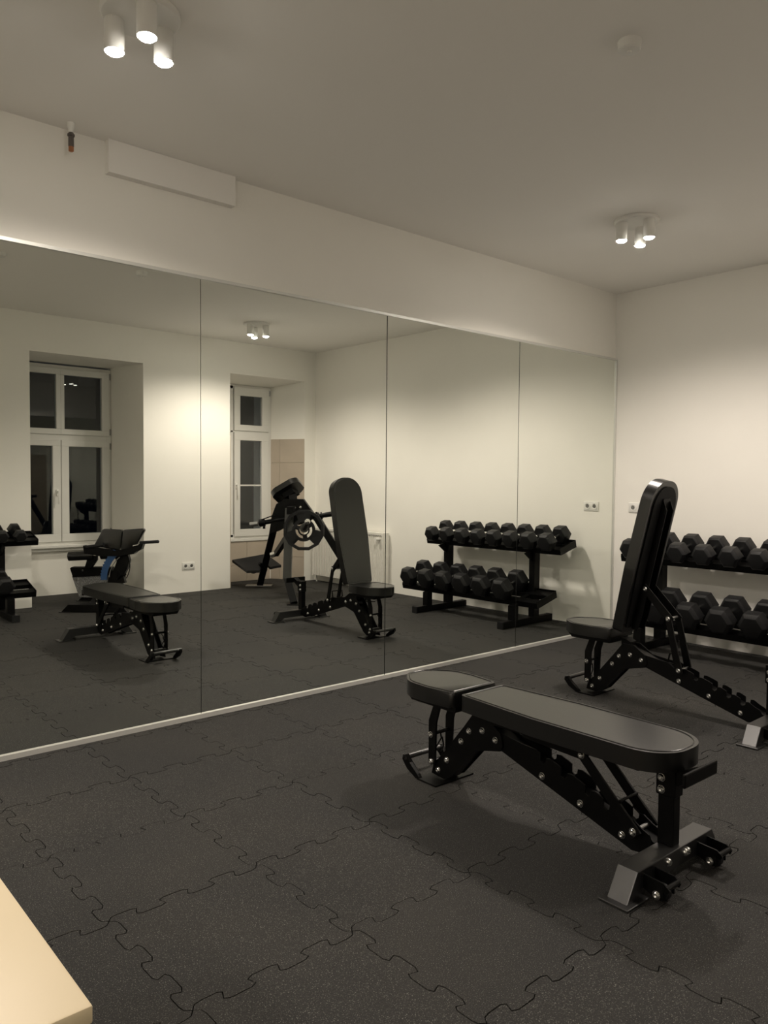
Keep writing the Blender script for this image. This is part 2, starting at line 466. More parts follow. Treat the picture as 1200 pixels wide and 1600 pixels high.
# ---- wall mirror of five panels with aluminium edge profiles
XS = [0.0, -1.3097, -2.631, -3.9354, -5.245, -6.555, -7.865, -9.175]
mir = empty('wall_mirror', 'full-height wall mirror of joined panels in thin aluminium edge strips', 'mirror', (0, 0, 0))
ZB, ZT = 0.024, 2.3236
MB().box((XS[-1], 0.0062, 0.002), (-0.006, 0.0116, ZT + 0.004)).obj('backing_board', M['backing'], mir, 0)
gaps = [0, 0.0060, 0.0065, 0.0032, 0.004, 0.004, 0.004, 0]
for k in range(7):
    a, b = XS[k + 1] + gaps[k + 1] / 2, XS[k] - (gaps[k] / 2 if k else 0.010)
    MB().box((a, 0.0, ZB - 0.01), (b, 0.006, ZT)).obj('mirror_panel', M['mirror'], mir, 0)
MB().box((XS[-1], -0.013, 0.0), (-0.0, 0.0, ZB)).obj('bottom_strip', M['alu'], mir, 0)
MB().box((XS[-1], -0.010, ZT), (-0.0, 0.0115, ZT + 0.016)).obj('top_strip', M['alu'], mir, 0)
MB().box((-0.013, -0.010, ZB), (-0.0008, 0.0, ZT)).obj('side_strip', M['alu'], mir, 0)

# ---- the yard wall opposite, seen dark through the panes
struct('wall_outside', MB().box((-8.0, -11.4, -3.0), (4.0, -11.0, 6.0)), M['outside'])
# ---------------------------------------------------------------- ceiling lamps
def ceiling_lamp(x, y, angs, label, rz=0.0):
    r = empty('ceiling_lamp', label, 'lamp', (x, y, H), rz, 'triple spot ceiling lamps')
    MB().lathe([(0, -0.001), (0.135, -0.001), (0.135, -0.016), (0.128, -0.022), (0, -0.022)], 40).obj('base_plate', M['white_plastic'], r)
    for a in angs:
        cx, cy = 0.095 * math.cos(a), 0.095 * math.sin(a)
        mtx = Matrix.Translation((cx, cy, 0))
        h = MB().lathe([(0.0, -0.020), (0.032, -0.020), (0.034, -0.024), (0.034, -0.130), (0.031, -0.130), (0.031, -0.122), (0, -0.121)], 28, mtx).obj('spot_head', M['white_plastic'], r)
        MB().lathe([(0, -0.1225), (0.0295, -0.1225), (0.0295, -0.131), (0.024, -0.137), (0.012, -0.1405), (0, -0.141)], 24, mtx).obj('bulb', M['bulb'], h)
        ld = bpy.data.lights.new('spot', 'SPOT'); ld.energy = SPOT_POWER; ld.color = SPOT_COLOR
        ld.spot_size = SPOT_ANGLE; ld.spot_blend = SPOT_BLEND; ld.shadow_soft_size = 0.026
        lo = bpy.data.objects.new('spot', ld); COL.objects.link(lo); lo.parent = r
        lo.location = (cx, cy, -0.162)
    return r
def angs_of(c, pts): return [math.atan2(p[1] - c[1], p[0] - c[0]) for p in pts]
c1 = (-4.735, -1.085); c2 = (-1.565, -1.105); c3 = (-1.60, -3.22); c4 = (-7.93, -1.09)
ceiling_lamp(*c1, angs_of(c1, [(-4.754, -1.180), (-4.808, -1.008), (-4.643, -1.067)]), 'white round triple spot ceiling lamp, nearest, above the first mirror panel')
ceiling_lamp(*c2, angs_of(c2, [(-1.655, -1.041), (-1.482, -1.079), (-1.582, -1.212)]), 'white round triple spot ceiling lamp in front of the dumbbell wall')
ceiling_lamp(*c3, angs_of(c3, [(-1.70, -3.19), (-1.53, -3.17), (-1.57, -3.31)]), 'white round triple spot ceiling lamp seen in the mirror near the windows')
ceiling_lamp(*c4, [0.3, 2.4, 4.5], 'white round triple spot ceiling lamp outside the frame, farthest along the mirror wall')
ceiling_lamp(-7.93, -3.22, [0.5, 2.6, 4.7], 'white round triple spot ceiling lamp outside the frame, behind the camera')

# smoke detector
sd = empty('smoke_detector', 'small white round smoke detector on the bare ceiling', 'detector', (-3.322, -2.118, H))
MB().lathe([(0, 0), (0.043, 0), (0.043, -0.010), (0.041, -0.014), (0.041, -0.030), (0.036, -0.034), (0, -0.036)], 36).obj('housing', M['white_plastic'], sd)
MB().lathe([(0, -0.0355), (0.010, -0.0355), (0.009, -0.041), (0, -0.042)], 18).obj('sensor_cap', M['white_plastic'], sd)
sd2 = empty('smoke_detector', 'white round detector on the ceiling edge, seen only in the mirror corner', 'detector', (-4.288, -2.335, H))
MB().lathe([(0, 0), (0.040, 0), (0.040, -0.010), (0.038, -0.026), (0.030, -0.030), (0, -0.031)], 32).obj('housing', M['white_plastic'], sd2)
MB().lathe([(0, -0.031), (0.010, -0.031), (0.009, -0.036), (0, -0.037)], 16).obj('sensor_cap', M['white_plastic'], sd2)

# pipe stub
ps = empty('pipe_stub', 'short dark pipe stub with copper tip hanging from the ceiling', 'pipe', (-4.622, -0.075, H))
MB().lathe([(0, 0), (0.016, 0), (0.016, -0.020), (0.011, -0.034), (0.010, -0.045), (0, -0.045)], 20).obj('collar', M['white_plastic'], ps)
MB().lathe([(0, -0.040), (0.008, -0.040), (0.013, -0.050), (0.016, -0.052), (0.016, -0.060), (0.012, -0.063), (0.0125, -0.105), (0.011, -0.108), (0, -0.108)], 20).obj('fitting', M['dark_pipe'], ps)
MB().lathe([(0, -0.108), (0.0115, -0.108), (0.0115, -0.126), (0.008, -0.129), (0, -0.129)], 20).obj('tip', M['copper'], ps)

# sockets
def socket(label, loc, rz):
    r = empty('wall_socket', label, 'socket', loc, rz)      # local: x along wall, y out of wall
    MB().box((-0.076, 0.0, -0.041), (0.076, 0.009, 0.041), 0.003).obj('cover_frame', M['white_plastic'], r)
    for sx in (-0.036, 0.036):
        m = Matrix.Translation((sx, 0, 0)) @ Matrix.Rotation(-PI / 2, 4, 'X')
        i = MB().lathe([(0.030, 0.009), (0.030, 0.013), (0.0205, 0.013), (0.019, 0.0095), (0, 0.0095)], 26, m).obj('socket_insert', M['white_plastic'], r)
        MB().lathe([(0, 0.0096), (0.017, 0.0096), (0.017, 0.0102), (0, 0.0102)], 22, m).obj('socket_well', M['grey_metal'], i)
        for dx in (-0.0095, 0.0095):
            MB().tube((sx + dx, 0.0100, 0), (sx + dx, 0.0109, 0), 0.0026, 10).obj('pin_hole', M['hole'], i)
    return r
socket('white double wall socket beside the mirror edge above the dumbbell rack', (wall_x(-0.225), -0.225, 1.067), PI / 2)
socket('white double wall socket low on the window wall between the niches', (-1.836, wall_y(-1.836), 0.298), 0)

# radiator
rad = empty('radiator', 'white ribbed panel radiator on the dumbbell wall under the mirrored corner', 'radiator', (-0.060, -2.87, 0.0), -0.014)
RL = 1.33
prof = []
n = 40; pitch = RL / n
for k in range(n):
    y = -k * pitch
    prof += [(y, 0.0), (y - pitch * .18, 0.0), (y - pitch * .30, 0.008), (y - pitch * .88, 0.008), (y - pitch, 0.0)]
clean = []
for p in prof:
    if not clean or (abs(p[0] - clean[-1][0]) > 1e-6): clean.append(p)
for zz, nm, xo in ((0.085, 'front_panel', -0.078), (0.085, 'rear_panel', -0.012)):
    pts = [(xo - p[1], p[0]) for p in clean] + [(xo + 0.008, -RL), (xo + 0.008, 0)]
    MB().prism(pts, 0.56, None, zz).obj(nm, M['radiator'], rad, 0)
MB().box((-0.092, -RL, 0.645), (0.0, 0.0, 0.683), 0.004).obj('top_grille', M['radiator'], rad, 0)
g = MB()
for k in range(42): g.box((-0.0935, -0.03 - k * 0.031 - 0.018, 0.652), (-0.0915, -0.03 - k * 0.031, 0.657))
gg = g.obj('grille_slots', M['hole'], rad, 0); gg['kind'] = 'stuff'
for y0, y1 in ((-0.012, 0.004), (-RL - 0.004, -RL + 0.012)): MB().box((-0.093, y0, 0.075), (0.0, y1, 0.683), 0.004).obj('side_cover', M['radiator'], rad, 0)
MB().tube((-0.10, -0.055, 0.612), (-0.155, -0.055, 0.612), 0.019, 18).tube((-0.088, -0.055, 0.612), (-0.10, -0.055, 0.612), 0.012, 14).obj('thermostat_knob', M['white_plastic'], rad)
for yy in (-RL + .03, -0.05): MB().tube((-0.045, yy, 0.0), (-0.045, yy, 0.09), 0.008, 12).obj('supply_pipe', M['radiator'], rad)
for yy in (-0.25, -1.10): MB().box((-0.01, yy, 0.25), (0.016, yy + 0.03, 0.60)).obj('wall_bracket', M['radiator'], rad, 0)

# ---------------------------------------------------------------- cream box in the near left corner
cb = empty('storage_box', 'cream lacquered box-shaped bench in the near left corner', 'box', (-5.537, -2.741, 0))
MB().box((-0.62, 0.0, 0.0), (0.0, 0.95, 0.575), 0.003).obj('body', M['cream'], cb)
MB().box((-0.622, -0.002, 0.575), (0.002, 0.952, 0.600), 0.004).obj('top_board', M['cream'], cb)

# ---------------------------------------------------------------- adjustable benches
def bolt_mesh():
    return MB().lathe([(0.0045, 0.0092), (0.0085, 0.009), (0.0115, 0.006), (0.0125, 0.002), (0.0135, 0.002), (0.0135, 0.0)], 16, Matrix.Rotation(-PI / 2, 4, 'Y')) \
        .lathe([(0, 0.004), (0.0045, 0.004), (0.0045, 0.0092)], 16, Matrix.Rotation(-PI / 2, 4, 'Y')).mesh('bolt', M['zinc'], 40)
BOLT = bolt_mesh()

def pad_mesh(outline, t, name='pad', rnd=0.014):
    """soft pad: outline extruded, top and bottom rims rounded, seam welt"""
    b = MB(); b.prism(outline, t, None, 0, rnd)
    return b

def sloped_mtx(p, q):
    """matrix whose local Y runs from p to q in the (y,z) plane, local Z is normal upward"""
    p, q = Vector((0, p[0], p[1])), Vector((0, q[0], q[1]))
    y = (q - p).normalized(); x = Vector((1, 0, 0)); z = x.cross(y)
    return Matrix.Translation(p) @ Matrix((x, y, z)).transposed().to_4x4()

def bench(label, loc, rotz, upright):
    r = empty('weight_bench', label, 'bench', loc, rotz, 'adjustable weight benches')
    P = M['powder']; X = 0.030
    # seat
    so = rounded_outline([(-0.135, 0.875), (0.135, 0.875), (0.152, 1.01), (0.148, 1.13), (0.055, 1.238), (-0.055, 1.238), (-0.148, 1.13), (-0.152, 1.01)],
                         [0.018, 0.018, 0.12, 0.14, 0.10, 0.10, 0.14, 0.12])
    s = MB(); s.prism(so, 0.064, Matrix.Translation((0, 0, 0.361)), 0, 0.014)
    seat = s.obj('seat_pad', M['leather'], r, 50)
    welt = [(x * 0.915, 1.055 + (y - 1.055) * 0.925, 0.4248) for x, y in so]
    wm = MB()
    for a, b in zip(welt, welt[1:] + welt[:1]):
        if (Vector(a) - Vector(b)).length > 1e-4: wm.tube(a, b, 0.0030, 6)
    wm.obj('welt', M['leather'], seat)
    MB().plate_yz([(0.90, 0.330), (1.16, 0.330), (1.19, 0.361), (0.885, 0.361)], -0.095, 0.095, 0.002).obj('seat_carrier', M['board_black'], r, 0)
    # back pad, local frame: y from the hinge end to the tip, z away from its underside
    bo = rounded_outline([(-0.128, 0), (0.128, 0), (0.155, 0.38), (0.150, 0.900), (-0.150, 0.900), (-0.155, 0.38)],
                         [0.02, 0.02, 0.3, 0.132, 0.132, 0.3], 10)
    if upright:
        # front face runs from (0.868, 0.42) up to (0.637, 1.285)
        y = Vector((0, 0.664 - 0.866, 1.286 - 0.425)).normalized(); x = Vector((-1, 0, 0)); z = x.cross(y)
        base = Vector((0, 0.866, 0.425)) - z * 0.064
    else:
        y = Vector((0, -1, 0)); x = Vector((-1, 0, 0)); z = x.cross(y)
        base = Vector((0, 0.838, 0.361))
    BM = Matrix.Translation(base) @ Matrix((x, y, z)).transposed().to_4x4()
    s = MB(); s.prism(bo, 0.064, BM, 0, 0.014)
    back = s.obj('back_pad', M['leather'], r, 50)
    cyy = 0.44
    welt = [BM @ Vector((px * 0.915, cyy + (py - cyy) * 0.971, 0.0638)) for px, py in bo]
    wm = MB()
    for a, b in zip(welt, welt[1:] + welt[:1]):
        if (a - b).length > 1e-4: wm.tube(a, b, 0.0030, 6)
    wm.obj('welt', M['leather'], back)
    ins = [(px * 0.80, cyy + (py - cyy) * 0.93) for px, py in bo]
    MB().prism(ins, 0.008, BM, -0.008).obj('backing_board', M['board_black'], r, 0)
    # rail under the back pad: a long U channel with a bevelled end
    rl = MB()
    ch = [(0.02, -0.008), (0.02, -0.045), (0.10, -0.052), (0.74, -0.046), (0.80, -0.008)]
    for x0 in (-0.040, 0.034):
        m2 = BM @ Matrix(((0, 0, 1, 0), (1, 0, 0, 0), (0, 1, 0, 0), (0, 0, 0, 1)))
        rl.prism(ch, 0.006, m2, x0)
    rl.box((-0.040, 0.02, -0.014), (0.040, 0.80, -0.008), 0, BM)
    rl.obj('back_rail', P, r, 0)
    piv = BM @ Vector((0, 0.275, -0.036))
    # linkage: arm pivots on the rail, strut joins its free end to the ladder
    if upright: bend = Vector((0, 0.558, 0.519)); low = Vector((0, 0.491, 0.239))
    else: bend = Vector((0, 0.310, 0.314)); low = Vector((0, 0.102, 0.112))
    arm = MB()
    for sx in (-1, 1):
        arm.bar(piv + Vector((sx * 0.046, 0, 0)), bend + Vector((sx * 0.046, 0, 0)), 0.006, 0.050, 0.001, up=(1, 0, 0)) if False else None
        d = (bend - piv).normalized(); nn = Vector((0, -d.z, d.y))
        a, b = piv - d * 0.02, bend + d * 0.02
        hw = 0.022
        pts = [(a + nn * hw), (b + nn * hw), (b - nn * hw), (a - nn * hw)]
        x0 = 0.043 if sx > 0 else -0.049
        arm.plate_yz([(p.y, p.z) for p in pts], x0, x0 + 0.006, 0.001)
    if upright:
        d = (bend - piv).normalized(); nn = Vector((0, -d.z, d.y)); nn = nn if nn.z < 0 else -nn
        a, b = piv + d * 0.03 + nn * 0.020, bend - d * 0.03 + nn * 0.020
        arm.bar(a, b, 0.088, 0.005, 0.001)
    arm.obj('link_arm', P, r, 0)
    for sx in (-1, 1):
        st = MB()
        d = (low - bend).normalized(); nn = Vector((0, -d.z, d.y)); a, b = bend - d * 0.018, low + d * 0.018
        pts = [(a + nn * .017), (b + nn * .021), (b - nn * .021), (a - nn * .017)]
        x0 = 0.050 if sx > 0 else -0.060
        st.plate_yz([(p.y, p.z) for p in pts], x0, x0 + 0.010, 0.002)
        st.obj('strut', P, r, 0)
    for q_ in (low, bend): MB().tube((-0.062, q_.y, q_.z), (0.062, q_.y, q_.z), 0.008, 12).obj('cross_pin', M['grey_metal'], r)
    # lift handle loop on the strut foot
    hl = low + Vector((0, 0.05, 0.04))
    MB().path([low + Vector((-0.052, 0.01, 0.0)), low + Vector((-0.052, 0.065, 0.035)), low + Vector((-0.052, 0.055, 0.085)), low + Vector((0.052, 0.055, 0.085)), low + Vector((0.052, 0.065, 0.035)), low + Vector((0.052, 0.01, 0.0))], 0.005, 8).obj('release_loop', P, r)
    # ladder plates with five hooks
    top = [(0.70, 0.285), (0.60, 0.272)]
    nt = [(0.496, 0.236), (0.401, 0.207), (0.297, 0.175), (0.221, 0.151), (0.147, 0.127)]
    for (ny, nz) in nt:
        top += [(ny + 0.030, nz + 0.032), (ny + 0.013, nz + 0.024), (ny + 0.012, nz - 0.004), (ny, nz - 0.012), (ny - 0.012, nz - 0.004), (ny - 0.014, nz + 0.012), (ny - 0.030, nz + 0.014)]
    lad = top + [(0.085, 0.122), (0.058, 0.110), (0.048, 0.090), (0.056, 0.062), (0.085, 0.040), (0.120, 0.036), (0.70, 0.216)]
    for x0 in (-X - 0.005, X): MB().plate_yz(lad, x0, x0 + 0.005, 0.0).obj('ladder_plate', P, r, 0)
    # central beam between the ladder plates
    MB().plate_yz([(0.80, 0.262), (0.80, 0.322), (0.70, 0.283), (0.06, 0.092), (0.03, 0.085), (0.03, 0.045), (0.10, 0.040), (0.70, 0.222)], -X + 0.002, X - 0.002, 0.003).obj('main_beam', P, r, 0)
    # hub / front leg plates
    hub = [(0.775, 0.333), (0.845, 0.333), (0.900, 0.262), (1.030, 0.105), (1.075, 0.060), (1.086, 0.016), (1.010, 0.010), (0.965, 0.034), (0.835, 0.182), (0.700, 0.214), (0.688, 0.240), (0.700, 0.284)]
    for x0 in (-X - 0.011, X + 0.005): MB().plate_yz(hub, x0, x0 + 0.006, 0.001).obj('hub_plate', P, r, 0)
    MB().plate_yz([(0.80, 0.30), (0.88, 0.25), (1.03, 0.07), (1.03, 0.02), (0.985, 0.02), (0.83, 0.20), (0.74, 0.24), (0.74, 0.29)], -X, X, 0.002).obj('front_leg', P, r, 0)
    MB().plate_yz([(0.800, 0.30), (0.855, 0.29), (0.860, 0.361), (0.835, 0.361), (0.800, 0.345)], -0.034, 0.034, 0.002).obj('seat_post', P, r, 0)
    # bent front links
    for sx in (-1, 1):
        x0 = 0.046 if sx > 0 else -0.056
        MB().plate_yz([(1.015, 0.352), (1.052, 0.352), (1.092, 0.250), (1.092, 0.066), (1.052, 0.060), (1.050, 0.245)], x0, x0 + 0.010, 0.002).obj('front_link', P, r, 0)
    MB().tube((-0.050, 1.073, 0.192), (0.050, 1.073, 0.192), 0.008, 12).obj('link_rod', P, r)
    MB().path([Vector((0.01, 1.085, 0.185)), Vector((0.03, 1.10, 0.150)), Vector((0.0, 1.105, 0.110)), Vector((0.02, 1.095, 0.085)), Vector((0.035, 1.09, 0.12)), Vector((0.02, 1.085, 0.16))], 0.0035, 6).obj('spring_clip', P, r)
    # front foot with carrying bar
    ff = MB(); ff.plate_yz([(0.985, 0.0), (1.100, 0.0), (1.100, 0.007), (0.985, 0.007)], -0.115, 0.115, 0.001)
    ff.obj('front_foot', P, r, 0)
    for sx in (-1, 1):
        x0 = 0.094 if sx > 0 else -0.114
        MB().plate_yz([(1.085, 0.004), (1.110, 0.002), (1.165, 0.028), (1.196, 0.062), (1.192, 0.082), (1.172, 0.088), (1.150, 0.058), (1.100, 0.022)], x0, x0 + 0.020, 0.002).obj('foot_bracket', P, r, 0)
    MB().tube((-0.114, 1.178, 0.074), (0.114, 1.178, 0.074), 0.012, 16).tube((-0.050, 1.074, 0.072), (0.050, 1.074, 0.072), 0.010, 12).obj('carry_bar', M['gloss'], r)
    # rear foot beam, sloped ends, floor plates
    WA, WB = 0.252, 0.212
    MB().plate_xz([(-WA - 0.055, 0.008), (-WA, 0.092), (WB, 0.092), (WB + 0.055, 0.008), (WB - 0.01, 0.008), (WB - 0.045, 0.036), (-WA + 0.045, 0.036), (-WA + 0.01, 0.008)], -0.035, 0.035, 0.003).obj('rear_foot', M['gloss'], r, 0)
    for fx in (-WA - 0.02, WB + 0.02):
        MB().box((fx - 0.060, -0.052, 0.0), (fx + 0.060, 0.052, 0.008), 0.002).obj('floor_plate', M['gloss'], r, 0)
    # rear post and cradle
    MB().box((-0.021, -0.020, 0.092), (0.021, 0.036, 0.345), 0.003).obj('rear_post', P, r, 0)
    MB().box((-0.026, -0.026, 0.255), (0.026, 0.042, 0.352), 0.003).obj('post_sleeve', P, r, 0)
    MB().plate_yz([(-0.024, 0.293), (-0.024, 0.342), (-0.090, 0.372), (-0.090, 0.330)], -0.022, 0.022, 0.002).obj('handle_arm', P, r, 0)
    MB().box((-0.105, -0.101, 0.330), (0.105, -0.090, 0.376), 0.005).obj('pull_handle', P, r, 0)
    # transport wheels
    for sx in (-1, 1):
        cx = -0.185 if sx < 0 else 0.145
        MB().plate_yz([(-0.035, 0.078), (-0.102, 0.074), (-0.122, 0.058), (-0.116, 0.045), (-0.098, 0.050), (-0.100, 0.018), (-0.078, 0.016), (-0.050, 0.030), (-0.035, 0.034)], cx - 0.036, cx - 0.030, 0.001).plate_yz([(-0.035, 0.078), (-0.102, 0.074), (-0.122, 0.058), (-0.116, 0.045), (-0.098, 0.050), (-0.100, 0.018), (-0.078, 0.016), (-0.050, 0.030), (-0.035, 0.034)], cx + 0.030, cx + 0.036, 0.001).tube((cx - 0.036, -0.110, 0.058), (cx + 0.036, -0.110, 0.058), 0.009, 12).obj('wheel_bracket', P, r, 0)
        MB().lathe([(0.0, -0.013), (0.021, -0.013), (0.025, -0.009), (0.025, 0.009), (0.021, 0.013), (0.0, 0.013)], 24, Matrix.Translation((cx, -0.080, 0.028)) @ Matrix.Rotation(PI / 2, 4, 'Y')).obj('wheel', M['rubber'], r)
    # bolts
    bl = [(0.868, 0.253, X + .011), (0.796, 0.273, X + .011), (0.912, 0.199, X + .011), (0.726, 0.253, X + .011), (0.994, 0.097, X + .011), (1.045, 0.039, X + .011),
          (0.499, 0.176, X + .005), (0.328, 0.128, X + .005), (0.158, 0.075, X + .005), (1.078, 0.188, 0.056), (1.073, 0.072, 0.056), (0.022, 0.313, 0.026), (0.022, 0.274, 0.026),
          (bend.y, bend.z, 0.060), (low.y, low.z, 0.060), (1.033, 0.345, 0.056)]
    if upright: bl.append((piv.y, piv.z, 0.049))
    for (by, bz, bx) in bl:
        link('bolt', BOLT, r, (-bx, by, bz)); link('bolt', BOLT, r, (bx, by, bz), (0, 0, PI))
    for cx, cz in ((-0.185, 0.030), (0.145, 0.030)): link('bolt', BOLT, r, (cx - 0.036, -0.080, cz))
    for cx in (-0.075, 0.03, 0.045): link('bolt', BOLT, r, (cx, -0.035, 0.068), (0, 0, PI / 2))
    if upright:
        for k in (0.16, 0.42, 0.72): link('bolt', BOLT, r, BM @ Vector((0, k, -0.014)), (0, 0, PI / 2))
    return r
bench('black padded adjustable bench set flat, nearest, in front of the mirror', (-3.528 - 0.012, -2.464, 0), -0.014, False)
bench('black adjustable bench with its backrest raised upright before the dumbbell rack', (-1.801 - 0.012, -2.097, 0), 0.017, True)

# ---------------------------------------------------------------- dumbbell racks and dumbbells
TILT = math.radians(15)
def rack(label, loc, rotz):
    """local frame of the first rack: wall along Y at x = 0, rack reaches out to -X"""
    r = empty('dumbbell_rack', label, 'rack', loc, rotz, 'two-tier dumbbell racks')
    P = M['powder']
    for u in (0.62, 1.68):
        MB().box((-0.755, -u - 0.030, 0.004), (-0.045, -u + 0.030, 0.062), 0.003).obj('foot_tube', P, r, 0)
        for v in (0.752, 0.048): MB().box((-v - 0.006, -u - 0.033, 0.0), (-v + 0.006, -u + 0.033, 0.064), 0.003).obj('end_cap', M['rubber'], r, 0)
        MB().plate_xz([(-0.612, 0.062), (-0.545, 0.062), (-0.545, 0.205), (-0.612, 0.190)], -u - 0.032, -u + 0.032, 0.002).obj('front_post', P, r, 0)
        MB().plate_xz([(-0.320, 0.062), (-0.245, 0.062), (-0.245, 0.700), (-0.320, 0.676)], -u - 0.032, -u + 0.032, 0.002).obj('rear_post', P, r, 0)
        MB().plate_xz([(-0.320, 0.560), (-0.320, 0.676), (-0.430, 0.640)], -u - 0.006, -u + 0.006, 0.0).obj('gusset', P, r, 0)
    for (u0, u1, v, z, wr, wf) in ((0.30, 1.93, 0.262, 0.7115, 0.150, 0.085), (0.385, 2.07, 0.436, 0.262, 0.165, 0.118)):
        t = MB()
        m = Matrix.Translation((-v, 0, z)) @ Matrix.Rotation(-TILT, 4, 'Y')
        # two open bearing rails, folded front and rear edges, cross members, end plates
        for a, b in ((-wf, -wf + 0.080), (wr - 0.100, wr - 0.004)):
            t.box((a, -u1, -0.006), (b, -u0, 0.0), 0.001, m)
            e = b if a < 0 else a
            t.box((e - 0.003, -u1, -0.040), (e + 0.003, -u0, -0.004), 0, m)
        for u in (0.595, 1.655):
            t.box((-wf, -u - 0.05, -0.045), (wr, -u, -0.008), 0, m)
        t.box((-wf - 0.004, -u1, -0.048), (-wf, -u0, 0.0), 0, m)
        t.box((wr, -u1, -0.052), (wr + 0.004, -u0, 0.016), 0, m)
        for u in (u0, u1 - 0.006):
            t.box((-wf, -u - 0.006, -0.050), (wr, -u, 0.012), 0, m)
        t.obj('shelf_tray', P, r, 0)
    MB().box((-0.300, -1.655, 0.30), (-0.262, -0.645, 0.36), 0.002).obj('cross_brace', P, r, 0)
    return r
r1 = rack('two-tier black dumbbell rack along the right wall beside the mirror edge', (-0.004, 0, 0), -0.014)
X2R, Y2R = -3.262, wall_y(-3.9) + 0.004
r2 = copy_tree(r1)
r2.location = (X2R, Y2R, 0); r2.rotation_euler = (0, 0, -PI / 2)
tag(r2, 'two-tier black dumbbell rack against the window wall, seen in the mirror', 'rack', 'two-tier dumbbell racks')

def dumbbell(flat, hl, label, group):
    r = empty('dumbbell', label, 'dumbbell', (0, 0, 0), 0, group)
    R = flat / math.sqrt(3)
    for s in (-1, 1):
        b = MB()
        x_in, x_ch, x_out = 0.060, 0.060 + hl * 0.80, 0.060 + hl
        rings = [(x_in, R * 0.84), (x_in + 0.014, R), (x_ch, R), (x_out, R * 0.74)]
        rr = []
        for x, q in rings:
            rr.append([b.bm.verts.new((s * x, q * math.cos(PI / 3 * k), q * math.sin(PI / 3 * k))) for k in range(6)])
        b.bm.faces.new(rr[0]); b.bm.faces.new(rr[-1])
        for a, c in zip(rr[:-1], rr[1:]):
            for k in range(6): b.bm.faces.new((a[k], a[(k + 1) % 6], c[(k + 1) % 6], c[k]))
        bmesh.ops.bevel(b.bm, geom=b.bm.edges[:], offset=0.003, segments=2, profile=0.6, affect='EDGES')
        b.obj('hex_head', M['rubber'], r, 30)
    prof = [(0.0, -0.062), (0.013, -0.062), (0.0135, -0.04), (0.0165, -0.015), (0.017, 0.0), (0.0165, 0.015), (0.0135, 0.04), (0.013, 0.062), (0, 0.062)]
    MB().lathe(prof, 20, Matrix.Rotation(PI / 2, 4, 'Y')).obj('handle', M['chrome'], r)
    return r
ordw = ['first', 'second', 'third', 'fourth', 'fifth', 'sixth', 'seventh', 'eighth']
def place(db, base_loc, base_rot, v, u, z, tilt=TILT):
    m = Matrix.Translation(base_loc) @ Matrix.Rotation(base_rot, 4, 'Z') @ Matrix.Translation((-v, -u, z)) @ Matrix.Rotation(-tilt, 4, 'Y')
    db.location = m.to_translation(); db.rotation_mode = 'XYZ'; db.rotation_euler = m.to_euler('XYZ')
upp = [dumbbell(0.136 + 0.0016 * (7 - i), 0.098 + 0.0010 * (7 - i), 'x', 'x') for i in range(8)]
UY = [0.415, 0.612, 0.812, 1.012, 1.210, 1.412, 1.62, 1.82]
low_ = [dumbbell(0.182 - 0.0015 * i, 0.112 - 0.001 * i, 'x', 'x') for i in range(6)]
LY = [0.755, 1.003, 1.240, 1.474, 1.712, 1.955]
def axis_at(v, z, flat):
    """centre of a dumbbell whose heads rest on a tray through (v, z)"""
    return v + math.sin(TILT) * (flat / 2 + 0.001), z + math.cos(TILT) * (flat / 2 + 0.001)
for i, d in enumerate(upp):
    f = 0.136 + 0.0016 * (7 - i); v, z = axis_at(0.262 - 0.004, 0.7115, f)
    tag(d, 'black hex dumbbell on the upper tier by the right wall, %s from the mirror' % ordw[i], 'dumbbell', 'dumbbells on the upper tier')
    place(d, r1.location, -0.014, v, UY[i], z)
for i, d in enumerate(low_):
    f = 0.182 - 0.0015 * i; v, z = axis_at(0.436, 0.262, f)
    tag(d, 'larger black hex dumbbell on the lower tier by the right wall, %s from the mirror' % ordw[i], 'dumbbell', 'dumbbells on the lower tier')
    place(d, r1.location, -0.014, v, LY[i], z)
small_up = dumbbell(0.106, 0.076, 'x', 'x'); small_lo = dumbbell(0.152, 0.100, 'x', 'x')
for i in range(4):
    d = small_up if i == 0 else copy_tree(small_up); v, z = axis_at(0.262 - 0.004, 0.7115, 0.106)
    tag(d, 'small black hex dumbbell on the upper tier by the window, %s from the niche' % ordw[i], 'dumbbell', 'dumbbells on the window-wall rack')
    place(d, (X2R, Y2R, 0), -PI / 2, v, 0.468 + 0.158 * i, z)
for i in range(2):
    d = small_lo if i == 0 else copy_tree(small_lo); v, z = axis_at(0.436, 0.262, 0.152)
    tag(d, 'black hex dumbbell on the lower tier by the window, %s from the niche' % ordw[i], 'dumbbell', 'dumbbells on the window-wall rack')
    place(d, (X2R, Y2R, 0), -PI / 2, v, 0.660 + 0.215 * i, z)

# ---------------------------------------------------------------- row machine by the right window
ROT = math.atan2(0.6586, 0.7526)
rm = empty('row_machine', 'black plate-loaded row machine with chest pad and footplate by the right window', 'machine', (-1.0, -3.45, 0), ROT)
P = M['powder']
s = MB(); s.bar((0.030, 0.62, 0.24), (0.045, 0.55, 0.98), 0.085, 0.075, 0.004, up=(0, 1, 0)); s.obj('front_post', M['gloss'], rm, 0)
s = MB(); s.bar((0.028, 0.61, 0.27), (0.115, 0.72, 0.012), 0.075, 0.075, 0.004, up=(1, 0, 0)); s.box((0.05, 0.65, 0.0), (0.19, 0.80, 0.010), 0.002); s.obj('front_foot', P, rm, 0)
s = MB(); s.bar((-0.085, 0.22, 1.00), (-0.215, -0.10, 0.72), 0.12, 0.07, 0.005, up=(1, 0, 0)); s.bar((-0.205, -0.08, 0.74), (-0.449, -0.62, 0.03), 0.085, 0.075, 0.005, up=(1, 0, 0)); s.obj('rear_column', P, rm, 0)
